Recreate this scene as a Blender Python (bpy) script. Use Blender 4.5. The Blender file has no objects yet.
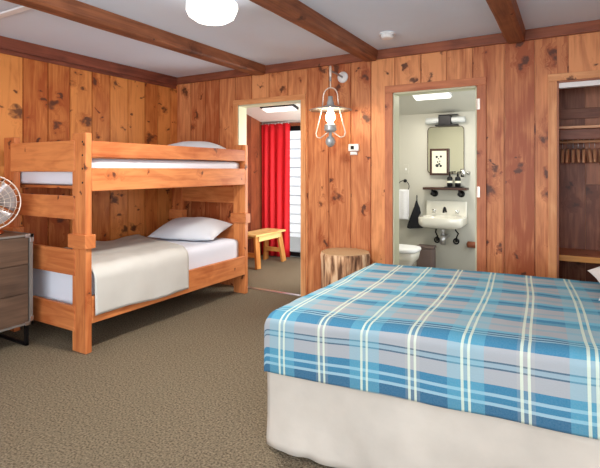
import bpy, bmesh, math, random
from mathutils import Vector, Matrix, noise
random.seed(7)
S = bpy.context.scene
C = S.collection
PI = math.pi
ROOTS = {}

# ------------------------------------------------------------------ materials
def newmat(name):
    m = bpy.data.materials.new(name); m.use_nodes = True
    nt = m.node_tree; b = nt.nodes['Principled BSDF']
    return m, nt, b
def N(nt, t, **kw):
    n = nt.nodes.new(t)
    for k, v in kw.items(): setattr(n, k, v)
    return n
def srgb(r, g, b):
    f = lambda c: (c/255/12.92) if c/255 <= .04045 else ((c/255+.055)/1.055)**2.4
    return (f(r), f(g), f(b), 1)
def math_n(nt, op, a, b=None, c=None, clamp=False):
    n = N(nt, 'ShaderNodeMath', operation=op); n.use_clamp = clamp
    for i, v in enumerate((a, b, c)):
        if v is None: continue
        if isinstance(v, (int, float)): n.inputs[i].default_value = v
        else: nt.links.new(v, n.inputs[i])
    return n.outputs[0]
def mixc(nt, fac, a, b, mode='MIX'):
    n = N(nt, 'ShaderNodeMix', data_type='RGBA', blend_type=mode)
    for idx, v in ((0, fac), (6, a), (7, b)):
        if isinstance(v, (int, float, tuple)): n.inputs[idx].default_value = v
        else: nt.links.new(v, n.inputs[idx])
    return n.outputs[2]
def plain(name, col, rough=.5, metal=0, noise_amt=.06, scale=12, bump=0, emit=None, estr=0, trans=0, coat=0):
    m, nt, b = newmat(name)
    tc = N(nt, 'ShaderNodeTexCoord'); nz = N(nt, 'ShaderNodeTexNoise'); nz.inputs['Scale'].default_value = scale
    nz.inputs['Detail'].default_value = 4
    nt.links.new(tc.outputs['Object'], nz.inputs['Vector'])
    c2 = tuple(max(0, c*(1-noise_amt*2)) for c in col[:3])+(1,)
    c1 = tuple(min(1, c*(1+noise_amt)) for c in col[:3])+(1,)
    nt.links.new(mixc(nt, nz.outputs['Fac'], c1, c2), b.inputs['Base Color'])
    b.inputs['Roughness'].default_value = rough; b.inputs['Metallic'].default_value = metal
    b.inputs['Transmission Weight'].default_value = trans
    b.inputs['Coat Weight'].default_value = coat
    if emit: b.inputs['Emission Color'].default_value = emit; b.inputs['Emission Strength'].default_value = estr
    if bump:
        bp = N(nt, 'ShaderNodeBump'); bp.inputs['Strength'].default_value = bump; bp.inputs['Distance'].default_value = .01
        nt.links.new(nz.outputs['Fac'], bp.inputs['Height']); nt.links.new(bp.outputs['Normal'], b.inputs['Normal'])
    return m
def wood(name, light, dark, knot=(.075, .026, .014, 1), kscale=4.5, kmask=.5, ksize=.13, tonevar=.35, rough=.45, grain=26, streak=1.0, kstr=1.0):
    """UV.x runs across the board (plus ten metres per board), UV.y along the grain."""
    m, nt, b = newmat(name); L = nt.links.new
    uv = N(nt, 'ShaderNodeUVMap'); uv.uv_map = 'UVMap'
    sep = N(nt, 'ShaderNodeSeparateXYZ'); L(uv.outputs[0], sep.inputs[0])
    u, v = sep.outputs[0], sep.outputs[1]
    wn = N(nt, 'ShaderNodeTexWhiteNoise', noise_dimensions='1D')
    L(math_n(nt, 'ROUND', math_n(nt, 'MULTIPLY', u, .1)), wn.inputs['W'])
    cmb = N(nt, 'ShaderNodeCombineXYZ'); L(u, cmb.inputs[0]); L(v, cmb.inputs[1])
    # uneven edges on the knots
    nd = N(nt, 'ShaderNodeTexNoise', noise_dimensions='2D'); nd.inputs['Scale'].default_value = 34; nd.inputs['Detail'].default_value = 3
    L(cmb.outputs[0], nd.inputs['Vector'])
    wob = math_n(nt, 'MULTIPLY', math_n(nt, 'SUBTRACT', nd.outputs['Fac'], .5), .34)
    # slow warp so that knots are never round nor in rows
    nw = N(nt, 'ShaderNodeTexNoise', noise_dimensions='2D'); nw.inputs['Scale'].default_value = 9; nw.inputs['Detail'].default_value = 1
    L(cmb.outputs[0], nw.inputs['Vector'])
    wsep = N(nt, 'ShaderNodeSeparateColor'); L(nw.outputs['Color'], wsep.inputs[0])
    kc = N(nt, 'ShaderNodeCombineXYZ')
    L(math_n(nt, 'ADD', u, math_n(nt, 'MULTIPLY', math_n(nt, 'SUBTRACT', wsep.outputs[0], .5), .11)), kc.inputs[0])
    L(math_n(nt, 'MULTIPLY_ADD', math_n(nt, 'SUBTRACT', wsep.outputs[1], .5), .16, math_n(nt, 'MULTIPLY', v, .9)), kc.inputs[1])
    vo = N(nt, 'ShaderNodeTexVoronoi', voronoi_dimensions='2D'); vo.inputs['Scale'].default_value = kscale
    L(kc.outputs[0], vo.inputs['Vector'])
    vsep = N(nt, 'ShaderNodeSeparateColor'); L(vo.outputs['Color'], vsep.inputs[0])
    has = math_n(nt, 'GREATER_THAN', vsep.outputs[0], 1-kmask)
    size = math_n(nt, 'MULTIPLY_ADD', math_n(nt, 'POWER', vsep.outputs[1], 2.2), ksize*1.25, ksize*.33)
    d = math_n(nt, 'ADD', vo.outputs['Distance'], wob)
    rel = math_n(nt, 'DIVIDE', d, size)
    kn = math_n(nt, 'MULTIPLY', has, math_n(nt, 'SUBTRACT', 1.3, rel, clamp=True), clamp=True)
    kn = math_n(nt, 'MULTIPLY', kn, 1.25*kstr, clamp=True)
    halo = math_n(nt, 'MULTIPLY', has, math_n(nt, 'SUBTRACT', 1.0, math_n(nt, 'MULTIPLY', rel, .38), clamp=True))
    # grain lines bend round the knots
    c2 = N(nt, 'ShaderNodeCombineXYZ')
    L(math_n(nt, 'ADD', math_n(nt, 'MULTIPLY', u, grain), math_n(nt, 'MULTIPLY', halo, 2.2)), c2.inputs[0])
    L(math_n(nt, 'MULTIPLY', v, 1.3), c2.inputs[1])
    g = N(nt, 'ShaderNodeTexNoise', noise_dimensions='2D'); g.inputs['Scale'].default_value = 1.6; g.inputs['Detail'].default_value = 5; g.inputs['Roughness'].default_value = .6; g.inputs['Distortion'].default_value = .6
    L(c2.outputs[0], g.inputs['Vector'])
    c3 = N(nt, 'ShaderNodeCombineXYZ'); L(math_n(nt, 'MULTIPLY', u, 3.5), c3.inputs[0]); L(math_n(nt, 'MULTIPLY', v, 1.1), c3.inputs[1])
    g2 = N(nt, 'ShaderNodeTexNoise', noise_dimensions='2D'); g2.inputs['Scale'].default_value = 2.0; g2.inputs['Detail'].default_value = 2; g2.inputs['Distortion'].default_value = 1.0
    L(c3.outputs[0], g2.inputs['Vector'])
    fac = math_n(nt, 'ADD', math_n(nt, 'MULTIPLY', g.outputs['Fac'], .9*streak), math_n(nt, 'MULTIPLY', g2.outputs['Fac'], .8))
    fac = math_n(nt, 'ADD', fac, math_n(nt, 'MULTIPLY', math_n(nt, 'SUBTRACT', wn.outputs['Value'], .5), tonevar*1.6))
    fac = math_n(nt, 'ADD', fac, math_n(nt, 'MULTIPLY', halo, .30*kstr))
    fac = math_n(nt, 'SUBTRACT', fac, .9*streak*.5+.4)
    fac = math_n(nt, 'MULTIPLY_ADD', fac, 1.5, .45, clamp=True)
    col = mixc(nt, fac, light, dark)
    col = mixc(nt, math_n(nt, 'MULTIPLY', kn, .85), col, knot)
    L(col, b.inputs['Base Color'])
    b.inputs['Roughness'].default_value = rough
    b.inputs['Specular IOR Level'].default_value = .35
    bp = N(nt, 'ShaderNodeBump'); bp.inputs['Strength'].default_value = .12; bp.inputs['Distance'].default_value = .004
    L(g.outputs['Fac'], bp.inputs['Height']); L(bp.outputs['Normal'], b.inputs['Normal'])
    return m

M = {}
M['wall'] = wood('cedar_planks', srgb(226,154,100), srgb(162,84,46), kmask=.66, ksize=.13, tonevar=.40, kscale=5.2)
M['wall_left'] = wood('cedar_planks_left', srgb(222,144,76), srgb(166,82,34), kmask=.80, ksize=.15, tonevar=.40, kscale=6.5)
M['casing'] = wood('casing_wood', srgb(228,166,112), srgb(190,116,68), kmask=.1, tonevar=.15)
M['casing_red'] = wood('casing_red_wood', srgb(206,130,86), srgb(158,86,54), kmask=.15, tonevar=.15)
M['closet'] = wood('closet_planks', srgb(196,132,98), srgb(124,72,50), kmask=.5, tonevar=.5)
M['beam'] = wood('beam_wood', srgb(160,100,66), srgb(96,52,34), kmask=.25, tonevar=.1, rough=.55)
M['crown'] = wood('crown_wood', srgb(156,90,62), srgb(104,54,38), kmask=.05, tonevar=.05)
M['crown_dark'] = wood('crown_dark_wood', srgb(146,80,58), srgb(92,46,34), kmask=.05, tonevar=.05)
M['bunk'] = wood('bunk_pine', srgb(220,142,84), srgb(170,86,42), kmask=.5, kscale=6, ksize=.10, tonevar=.22, grain=20)
M['bench'] = wood('bench_pine', srgb(236,206,140), srgb(214,168,96), kmask=.1, tonevar=.2)
M['bench_leg'] = wood('bench_leg_pine', srgb(216,160,88), srgb(180,110,52), kmask=.2, tonevar=.2)
M['dresser'] = wood('dresser_brown', srgb(104,82,66), srgb(68,52,42), kmask=0.0, tonevar=.15, rough=.5)
M['darkwood'] = wood('dark_wood', srgb(78,50,38), srgb(44,26,20), kmask=0.0, tonevar=.1)
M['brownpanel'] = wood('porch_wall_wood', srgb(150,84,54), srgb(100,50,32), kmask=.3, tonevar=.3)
M['hanger'] = wood('hanger_wood', srgb(230,176,134), srgb(168,110,78), kmask=0.0, tonevar=.6)
M['stumptop'] = None
M['ceiling'] = plain('ceiling_paint', srgb(222,234,248), .9, noise_amt=.02, scale=3)
M['paint'] = plain('bathroom_paint', srgb(194,191,178), .8, noise_amt=.02, scale=2)
M['porch_paint'] = plain('porch_ceiling_paint', srgb(222,218,210), .8, noise_amt=.02)
M['jamb'] = plain('pale_jamb_paint', srgb(198,198,168), .5, noise_amt=.03)
M['white'] = plain('white_enamel', srgb(238,238,236), .3, noise_amt=.01)
M['porcelain'] = plain('porcelain', srgb(222,218,204), .15, noise_amt=.01, coat=.5)
M['plastic'] = plain('white_plastic', srgb(236,236,234), .4, noise_amt=.01)
M['black'] = plain('black_metal', (.012,.011,.012,1), .4, metal=.6, noise_amt=.05)
M['blackcloth'] = plain('black_cloth', (.012,.012,.015,1), .95, noise_amt=.2, scale=60, bump=.3)
M['chrome'] = plain('chrome', (.72,.72,.72,1), .15, metal=1, noise_amt=.02)
M['steel'] = plain('brushed_steel', (.62,.62,.64,1), .35, metal=1, noise_amt=.05)
M['greymetal'] = plain('grey_frame_metal', srgb(132,128,122), .45, metal=.4, noise_amt=.05)
M['galv'] = plain('galvanised_metal', srgb(178,184,186), .4, metal=.45, noise_amt=.1, scale=30)
M['copper'] = plain('copper', srgb(214,120,80), .3, metal=.9, noise_amt=.08)
M['fanblade'] = plain('fan_blade_metal', srgb(186,180,180), .35, metal=.5, noise_amt=.03)
M['brass'] = plain('pale_brass', srgb(226,214,200), .35, metal=.5, noise_amt=.05)
M['sheet'] = plain('white_sheet', srgb(226,230,240), .85, noise_amt=.02, scale=5)
M['pillow'] = plain('pillow_cotton', srgb(222,226,232), .9, noise_amt=.03, scale=7, bump=.1)
M['bedpillow'] = plain('bed_pillow_linen', srgb(222,218,214), .9, noise_amt=.05, scale=40, bump=.1)
M['cream'] = plain('cream_blanket', srgb(200,199,192), .95, noise_amt=.03, scale=10, bump=.15)
M['skirt'] = plain('skirt_linen', srgb(200,193,181), .9, noise_amt=.14, scale=4.5, bump=.5)
M['red'] = plain('red_curtain', srgb(214,10,30), .7, noise_amt=.1, scale=6)
M['towel'] = plain('white_towel', srgb(236,236,238), .95, noise_amt=.05, scale=80, bump=.4)
M['bin'] = plain('brown_bin', srgb(110,92,86), .6, noise_amt=.1)
M['siding'] = plain('white_siding', srgb(222,220,218), .6, noise_amt=.02)
M['screen'] = plain('dark_display', (.02,.025,.025,1), .2, noise_amt=.02)
M['bark_dark'] = None
M['globe'] = plain('lit_globe_glass', (1,1,1,1), .3, emit=(1,.97,.93,1), estr=3)
M['bulb'] = plain('lit_bulb', (1,1,1,1), .3, emit=(1,.78,.5,1), estr=40)
M['panel'] = plain('lit_diffuser', (1,1,1,1), .4, emit=(1,.98,.95,1), estr=.6)
M['tube'] = plain('frosted_tube', srgb(196,198,196), .4, noise_amt=.01)
M['mirror'] = plain('mirror_glass', (.85,.86,.74,1), .03, metal=1, noise_amt=0)
M['matboard'] = plain('mat_board', srgb(226,222,200), .8, noise_amt=.01)
M['ink'] = plain('print_ink', (.02,.02,.02,1), .8, noise_amt=.02)
M['conduit'] = plain('white_raceway', srgb(240,244,246), .4, noise_amt=.01)

def glass():
    m, nt, b = newmat('window_glass')
    b.inputs['Base Color'].default_value = (1,1,1,1); b.inputs['Roughness'].default_value = 0
    b.inputs['Transmission Weight'].default_value = 1; b.inputs['IOR'].default_value = 1.01
    return m
M['glass'] = glass()
def lampglass():
    m, nt, b = newmat('lantern_glass')
    b.inputs['Base Color'].default_value = (1,.97,.93,1); b.inputs['Roughness'].default_value = .0
    b.inputs['Transmission Weight'].default_value = 1; b.inputs['IOR'].default_value = 1.02
    return m

def carpet():
    m, nt, b = newmat('berber_carpet'); L = nt.links.new
    tc = N(nt, 'ShaderNodeTexCoord')
    n1 = N(nt, 'ShaderNodeTexNoise'); n1.inputs['Scale'].default_value = 95; n1.inputs['Detail'].default_value = 3
    n2 = N(nt, 'ShaderNodeTexNoise'); n2.inputs['Scale'].default_value = 1.2; n2.inputs['Detail'].default_value = 3
    n3 = N(nt, 'ShaderNodeTexVoronoi'); n3.inputs['Scale'].default_value = 150
    for n in (n1, n2, n3): L(tc.outputs['Object'], n.inputs['Vector'])
    r = N(nt, 'ShaderNodeValToRGB'); e = r.color_ramp.elements
    e[0].position = .3; e[0].color = srgb(74,64,51); e[1].position = .7; e[1].color = srgb(160,145,121)
    L(n1.outputs['Fac'], r.inputs[0])
    col = mixc(nt, math_n(nt, 'MULTIPLY', n2.outputs['Fac'], .35), r.outputs[0], srgb(108,98,76))
    L(col, b.inputs['Base Color']); b.inputs['Roughness'].default_value = .95
    b.inputs['Specular IOR Level'].default_value = .1
    bp = N(nt, 'ShaderNodeBump'); bp.inputs['Strength'].default_value = .7; bp.inputs['Distance'].default_value = .012
    L(math_n(nt, 'ADD', n3.outputs['Distance'], n1.outputs['Fac']), bp.inputs['Height']); L(bp.outputs['Normal'], b.inputs['Normal'])
    return m
M['carpet'] = carpet()
def tilefloor():
    return plain('bathroom_floor', srgb(150,146,138), .5, noise_amt=.08, scale=6)
M['tile'] = tilefloor()

def plaid():
    m, nt, b = newmat('blue_plaid_wool'); L = nt.links.new
    uv = N(nt, 'ShaderNodeUVMap'); uv.uv_map = 'UVMap'
    sep = N(nt, 'ShaderNodeSeparateXYZ'); L(uv.outputs[0], sep.inputs[0])
    def ramp(src, P, off, stops):
        x = math_n(nt, 'FRACT', math_n(nt, 'DIVIDE', math_n(nt, 'ADD', src, off), P))
        r = N(nt, 'ShaderNodeValToRGB'); r.color_ramp.interpolation = 'CONSTANT'
        e = r.color_ramp.elements
        while len(e) > 1: e.remove(e[-1])
        e[0].position = 0; e[0].color = stops[0][1]
        for p, c in stops[1:]:
            k = e.new(p/P); k.color = c
        L(x, r.inputs[0]); return r.outputs[0]
    GR = srgb(156,160,163); DB = srgb(14,88,122); BL = srgb(28,112,146); NV = srgb(56,88,108); LT = srgb(140,176,190); LB = srgb(96,160,182); MB_ = srgb(72,136,162); GB = srgb(134,158,168)
    V = ramp(sep.outputs[1], .52, 0, [(0,DB),(.042,LT),(.054,BL),(.077,LT),(.088,BL),(.118,GR),(.174,NV),(.179,GB),(.197,NV),(.202,GR),
             (.258,BL),(.318,LT),(.328,DB),(.342,LT),(.354,DB),(.368,LB),(.395,GR)])
    V2 = ramp(sep.outputs[1], .245, -.56, [(0,MB_),(.035,BL),(.070,LB),(.105,GR),(.150,GB),(.175,GR)])
    V = mixc(nt, math_n(nt, 'GREATER_THAN', sep.outputs[1], .45), V, V2)
    wm = ramp(sep.outputs[0], .2025, 0, [(0,(1,1,1,1)),(.010,(0,0,0,1)),(.024,(1,1,1,1)),(.034,(0,0,0,1))])
    lb = ramp(sep.outputs[0], .405, .05, [(0,(1,1,1,1)),(.132,(0,0,0,1))])
    tan = ramp(sep.outputs[0], .405, .06, [(0,(0,0,0,1)),(.25,(1,1,1,1)),(.31,(0,0,0,1))])
    col = mixc(nt, math_n(nt, 'MULTIPLY', lb, .36), V, srgb(98,178,198))
    col = mixc(nt, math_n(nt, 'MULTIPLY', tan, .12), col, srgb(200,190,170))
    col = mixc(nt, math_n(nt, 'MULTIPLY', wm, .75), col, srgb(212,224,200))
    # twill weave
    wv = N(nt, 'ShaderNodeTexNoise'); wv.inputs['Scale'].default_value = 160; wv.inputs['Detail'].default_value = 2
    L(uv.outputs[0], wv.inputs['Vector'])
    col = mixc(nt, math_n(nt, 'MULTIPLY', wv.outputs['Fac'], .22), col, srgb(170,178,184))
    L(col, b.inputs['Base Color']); b.inputs['Roughness'].default_value = .95
    b.inputs['Specular IOR Level'].default_value = .15
    bp = N(nt, 'ShaderNodeBump'); bp.inputs['Strength'].default_value = .25; bp.inputs['Distance'].default_value = .003
    L(wv.outputs['Fac'], bp.inputs['Height']); L(bp.outputs['Normal'], b.inputs['Normal'])
    return m
M['plaid'] = plaid()
def bark():
    m, nt, b = newmat('stump_bark'); L = nt.links.new
    tc = N(nt, 'ShaderNodeTexCoord'); mp = N(nt, 'ShaderNodeMapping'); mp.inputs['Scale'].default_value = (22,22,3)
    L(tc.outputs['Object'], mp.inputs[0])
    n = N(nt, 'ShaderNodeTexNoise'); n.inputs['Scale'].default_value = 1; n.inputs['Detail'].default_value = 6; L(mp.outputs[0], n.inputs['Vector'])
    r = N(nt, 'ShaderNodeValToRGB'); e = r.color_ramp.elements
    e[0].position = .38; e[0].color = srgb(104,70,48); e[1].position = .58; e[1].color = srgb(224,190,152)
    k = e.new(.5); k.color = srgb(192,146,108)
    L(n.outputs['Fac'], r.inputs[0]); L(r.outputs[0], b.inputs['Base Color']); b.inputs['Roughness'].default_value = .9
    bp = N(nt, 'ShaderNodeBump'); bp.inputs['Strength'].default_value = .6; bp.inputs['Distance'].default_value = .02
    L(n.outputs['Fac'], bp.inputs['Height']); L(bp.outputs['Normal'], b.inputs['Normal'])
    return m
M['bark'] = bark()
def rings():
    m, nt, b = newmat('cut_rings'); L = nt.links.new
    tc = N(nt, 'ShaderNodeTexCoord'); w = N(nt, 'ShaderNodeTexWave', wave_type='RINGS', rings_direction='Z')
    w.inputs['Scale'].default_value = 22; w.inputs['Distortion'].default_value = 3; L(tc.outputs['Object'], w.inputs['Vector'])
    L(mixc(nt, w.outputs['Fac'], srgb(206,178,136), srgb(184,146,104)), b.inputs['Base Color']); b.inputs['Roughness'].default_value = .7
    return m
M['rings'] = rings()

# ------------------------------------------------------------------ mesh building
class MB:
    def __init__(s):
        s.bm = bmesh.new(); s.uv = s.bm.loops.layers.uv.new('UVMap')
    def quad(s, pts, uvs=None, k=0):
        vs = [s.bm.verts.new(p) for p in pts]; f = s.bm.faces.new(vs)
        if uvs:
            for l, q in zip(f.loops, uvs): l[s.uv].uv = q
        return f
    def box(s, lo, hi, ax=None, k=None, rot=None, piv=None):
        lo = Vector(lo); hi = Vector(hi)
        for i in range(3):
            if lo[i] > hi[i]: lo[i], hi[i] = hi[i], lo[i]
        d = hi-lo
        if ax is None: ax = max(range(3), key=lambda i: d[i])
        if k is None: k = random.randint(1, 400)
        off = random.random()*3
        o = [i for i in range(3) if i != ax]
        P = [Vector((x, y, z)) for x in (lo.x, hi.x) for y in (lo.y, hi.y) for z in (lo.z, hi.z)]
        vs = [s.bm.verts.new(p) for p in P]
        F = [(0,1,3,2),(4,6,7,5),(0,4,5,1),(2,3,7,6),(0,2,6,4),(1,5,7,3)]
        for fi in F:
            f = s.bm.faces.new([vs[i] for i in fi])
            for l, i in zip(f.loops, fi):
                p = P[i]; l[s.uv].uv = (k*10 + (p[o[0]]-lo[o[0]]) + .7*(p[o[1]]-lo[o[1]]), p[ax]+off)
        if rot is not None:
            piv = Vector(piv) if piv is not None else (lo+hi)/2
            for v in vs: v.co = piv + rot @ (v.co-piv)
        return s
    def beam(s, p0, p1, w, h, up=(0,0,1)):
        """square bar from p0 to p1, w wide, h along up"""
        p0 = Vector(p0); p1 = Vector(p1); d = p1-p0; L = d.length; z = d.normalized()
        x = z.cross(Vector(up)).normalized()
        if x.length < .1: x = Vector((1,0,0))
        y = x.cross(z).normalized()
        k = random.randint(1,400)
        P = [p0 + x*a*w/2 + y*b*h/2 + z*c*L for a in (-1,1) for b in (-1,1) for c in (0,1)]
        loc = [(a*w/2+.7*b*h/2, c*L) for a in (-1,1) for b in (-1,1) for c in (0,1)]
        vs = [s.bm.verts.new(p) for p in P]
        for fi in [(0,1,3,2),(4,6,7,5),(0,4,5,1),(2,3,7,6),(0,2,6,4),(1,5,7,3)]:
            f = s.bm.faces.new([vs[i] for i in fi])
            for l, i in zip(f.loops, fi): l[s.uv].uv = (k*10+loc[i][0], loc[i][1])
        return s
    def tube(s, pts, r, seg=10, closed=False, cap=True):
        pts = [Vector(p) for p in pts]; n = len(pts)
        rr = r if isinstance(r, (list, tuple)) else [r]*n
        rings = []; prev = None
        for i, p in enumerate(pts):
            if closed: t = (pts[(i+1) % n]-pts[i-1]).normalized()
            else: t = (pts[min(i+1, n-1)]-pts[max(i-1, 0)]).normalized()
            if prev is None:
                a = Vector((0,0,1)) if abs(t.z) < .9 else Vector((1,0,0))
                x = t.cross(a).normalized()
            else:
                x = (prev - t*prev.dot(t)).normalized()
            y = t.cross(x).normalized(); prev = x
            rings.append([s.bm.verts.new(p + (x*math.cos(2*PI*j/seg)+y*math.sin(2*PI*j/seg))*rr[i]) for j in range(seg)])
        m = n if closed else n-1
        for i in range(m):
            A, B = rings[i], rings[(i+1) % n]
            for j in range(seg):
                s.bm.faces.new([A[j], A[(j+1) % seg], B[(j+1) % seg], B[j]])
        if cap and not closed:
            s.bm.faces.new(rings[0][::-1]); s.bm.faces.new(rings[-1])
        return s
    def lathe(s, c, prof, seg=24, axis=(0,0,1), wob=None):
        """prof: list of (r, h) along axis from c"""
        c = Vector(c); z = Vector(axis).normalized()
        a = Vector((1,0,0)) if abs(z.x) < .9 else Vector((0,1,0))
        x = (a - z*a.dot(z)).normalized(); y = z.cross(x)
        rings = []
        for r, h in prof:
            if r < 1e-5: rings.append([s.bm.verts.new(c+z*h)])
            else:
                rings.append([s.bm.verts.new(c+z*h+(x*math.cos(2*PI*j/seg)+y*math.sin(2*PI*j/seg))*(r*(wob(j/seg, h) if wob else 1))) for j in range(seg)])
        for A, B in zip(rings, rings[1:]):
            for j in range(seg):
                k = (j+1) % seg
                if len(A) == 1 and len(B) == 1: continue
                if len(A) == 1: s.bm.faces.new([A[0], B[k], B[j]])
                elif len(B) == 1: s.bm.faces.new([A[j], A[k], B[0]])
                else: s.bm.faces.new([A[j], A[k], B[k], B[j]])
        return s
    def grid(s, nu, nv, fn, uvfn=None):
        V = [[s.bm.verts.new(fn(i/(nu-1), j/(nv-1))) for j in range(nv)] for i in range(nu)]
        for i in range(nu-1):
            for j in range(nv-1):
                f = s.bm.faces.new([V[i][j], V[i+1][j], V[i+1][j+1], V[i][j+1]])
                if uvfn:
                    for l, (a, b) in zip(f.loops, ((i,j),(i+1,j),(i+1,j+1),(i,j+1))): l[s.uv].uv = uvfn(a/(nu-1), b/(nv-1))
        return V
    def build(s, name, mat, parent=None, smooth=False, bevel=0, solid=0, sub=0, org=None):
        bm = s.bm
        bmesh.ops.recalc_face_normals(bm, faces=bm.faces)
        if parent is not None:
            top = parent
            while top.parent: top = top.parent
            o = Vector(ROOTS[top.name])
        elif org is not None: o = Vector(org)
        else:
            xs = [v.co for v in bm.verts]
            o = Vector(((min(p.x for p in xs)+max(p.x for p in xs))/2, (min(p.y for p in xs)+max(p.y for p in xs))/2, min(p.z for p in xs)))
        for v in bm.verts: v.co -= o
        me = bpy.data.meshes.new(name); bm.to_mesh(me); bm.free()
        if isinstance(mat, str): mat = M[mat]
        me.materials.append(mat)
        if smooth:
            for p in me.polygons: p.use_smooth = True
        ob = bpy.data.objects.new(name, me); C.objects.link(ob)
        if parent is not None: ob.parent = parent
        else: ob.location = o; ROOTS[ob.name] = tuple(o)
        if solid:
            md = ob.modifiers.new('s', 'SOLIDIFY'); md.thickness = solid; md.offset = -1
        if bevel:
            md = ob.modifiers.new('b', 'BEVEL'); md.width = bevel; md.segments = 2; md.limit_method = 'ANGLE'; md.angle_limit = math.radians(50)
        if sub:
            md = ob.modifiers.new('ss', 'SUBSURF'); md.levels = sub; md.render_levels = sub
        return ob

def tag(o, label=None, cat=None, group=None, kind=None):
    if label: o['label'] = label
    if cat: o['category'] = cat
    if group: o['group'] = group
    if kind: o['kind'] = kind
    return o
def thing(name, loc, label=None, cat=None, group=None, kind=None):
    o = bpy.data.objects.new(name, None); C.objects.link(o); o.location = loc; o.empty_display_size = .1
    ROOTS[o.name] = tuple(loc)
    return tag(o, label, cat, group, kind)
def box(lo, hi, ax=None): return MB().box(lo, hi, ax)
def copy_tree(o, loc):
    c = o.copy(); C.objects.link(c); c.location = loc
    for ch in o.children:
        d = ch.copy(); C.objects.link(d); d.parent = c
        for g in ch.children:
            e = g.copy(); C.objects.link(e); e.parent = d
    return c
ST = 'structure'

# ------------------------------------------------------------------ dimensions (metres)
H = 2.43; WY = 4.15; WX = -4.15; RX = 1.05; FY = -1.9; T = .14; AY = 5.90   # AY: back wall of the lean-to rooms

def board_wall(name, mat, plane, const, a0, a1, seams, openings, zt, thick, face):
    """boards along z; plane 'x': wall runs along x at y=const, 'y': runs along y at x=const; face = direction (+-1) the boards face"""
    mb = MB()
    seams = sorted(s for s in seams if a0 < s < a1)
    edges = [a0]+seams+[a1]
    def put(u0, u1, z0, z1, d0, d1, k):
        if plane == 'x': mb.box((u0, const+d0, z0), (u1, const+d1, z1), 2, k)
        else: mb.box((const+d0, u0, z0), (const+d1, u1, z1), 2, k)
    def pieces(u0, u1):
        cuts = sorted({u0, u1} | {o[i] for o in openings for i in (0, 1) if u0 < o[i] < u1})
        for p, q in zip(cuts, cuts[1:]):
            mid = (p+q)/2; zs = [(0, zt)]
            for o in openings:
                if o[0] < mid < o[1]: zs = [(a, b) for a, b in ((0, o[2]), (o[3], zt)) if b-a > .01]
            for z0, z1 in zs: yield p, q, z0, z1
    for i, (u0, u1) in enumerate(zip(edges, edges[1:])):
        k = random.randint(1, 400)
        for p, q, z0, z1 in pieces(u0, u1):
            g = .0055
            pp = p+g if p == u0 and i > 0 else p
            qq = q-g if q == u1 and i < len(edges)-2 else q
            st = random.getstate(); random.seed(k); put(pp, qq, z0, z1, 0, -face*.014, k); random.setstate(st)
    for p, q, z0, z1 in pieces(a0, a1):
        put(p, q, z0, z1, -face*.014, -face*thick, 401)
    o = mb.build(name, mat, org=(0,0,0)); tag(o, kind=ST); return o

# openings: (a0, a1, z0, z1)
D1 = (-3.22, -2.397, 0, 2.03); D2 = (-1.418, -.68, 0, 2.02); D3 = (-.088, .86, 0, 2.00)
bs = [-3.93,-3.70,-3.49,-3.26,-3.03,-2.80,-2.561,-2.32,-2.08,-1.841,-1.634,-1.399,-1.157,-.929,-.713,-.466,-.242,-.013,.22,.45,.68,.90]
board_wall('wall_back', 'wall', 'x', WY, WX, RX, bs, [D1, D2, D3], H, T, -1)
ls = [2.297,2.523,2.74,2.978,3.189,3.417,3.65,3.841,4.03]+[2.297-.225*i for i in range(1, 19)]
board_wall('wall_left', 'wall_left', 'y', WX, FY, WY, ls, [], H, .14, 1)
board_wall('wall_right', 'wall', 'y', RX, FY, WY, [FY+.23*i for i in range(1, 26)], [(-1.3, 1.2, .8, 2.1)], H, .14, -1)
board_wall('wall_front', 'wall', 'x', FY, WX, RX, [WX+.23*i for i in range(1, 23)], [(-3.2, .8, .55, 2.15)], H, .14, 1)

tag(box((WX-.14, FY-.14, -.1), (RX+.14, WY+T, 0), 0).build('floor', 'carpet', org=(0,0,0)), kind=ST)
tag(box((WX-.14, FY-.14, H), (RX+.14, WY+T, H+.1), 0).build('ceiling', 'ceiling', org=(0,0,0)), kind=ST)
# crown trims
tag(box((WX, WY-.032, 2.345), (RX, WY, H), 0).build('trim_1', 'crown', bevel=.006), kind=ST)
mb = MB(); mb.box((WX, FY, 2.325), (WX+.030, WY-.033, H), 1); mb.box((WX, FY, 2.290), (WX+.018, WY-.033, 2.325), 1)
tag(mb.build('trim_2', 'crown_dark', bevel=.004), kind=ST)
tag(box((RX-.03, FY, 2.345), (RX, WY-.033, H), 1).build('trim_3', 'crown', bevel=.006), kind=ST)
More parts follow.
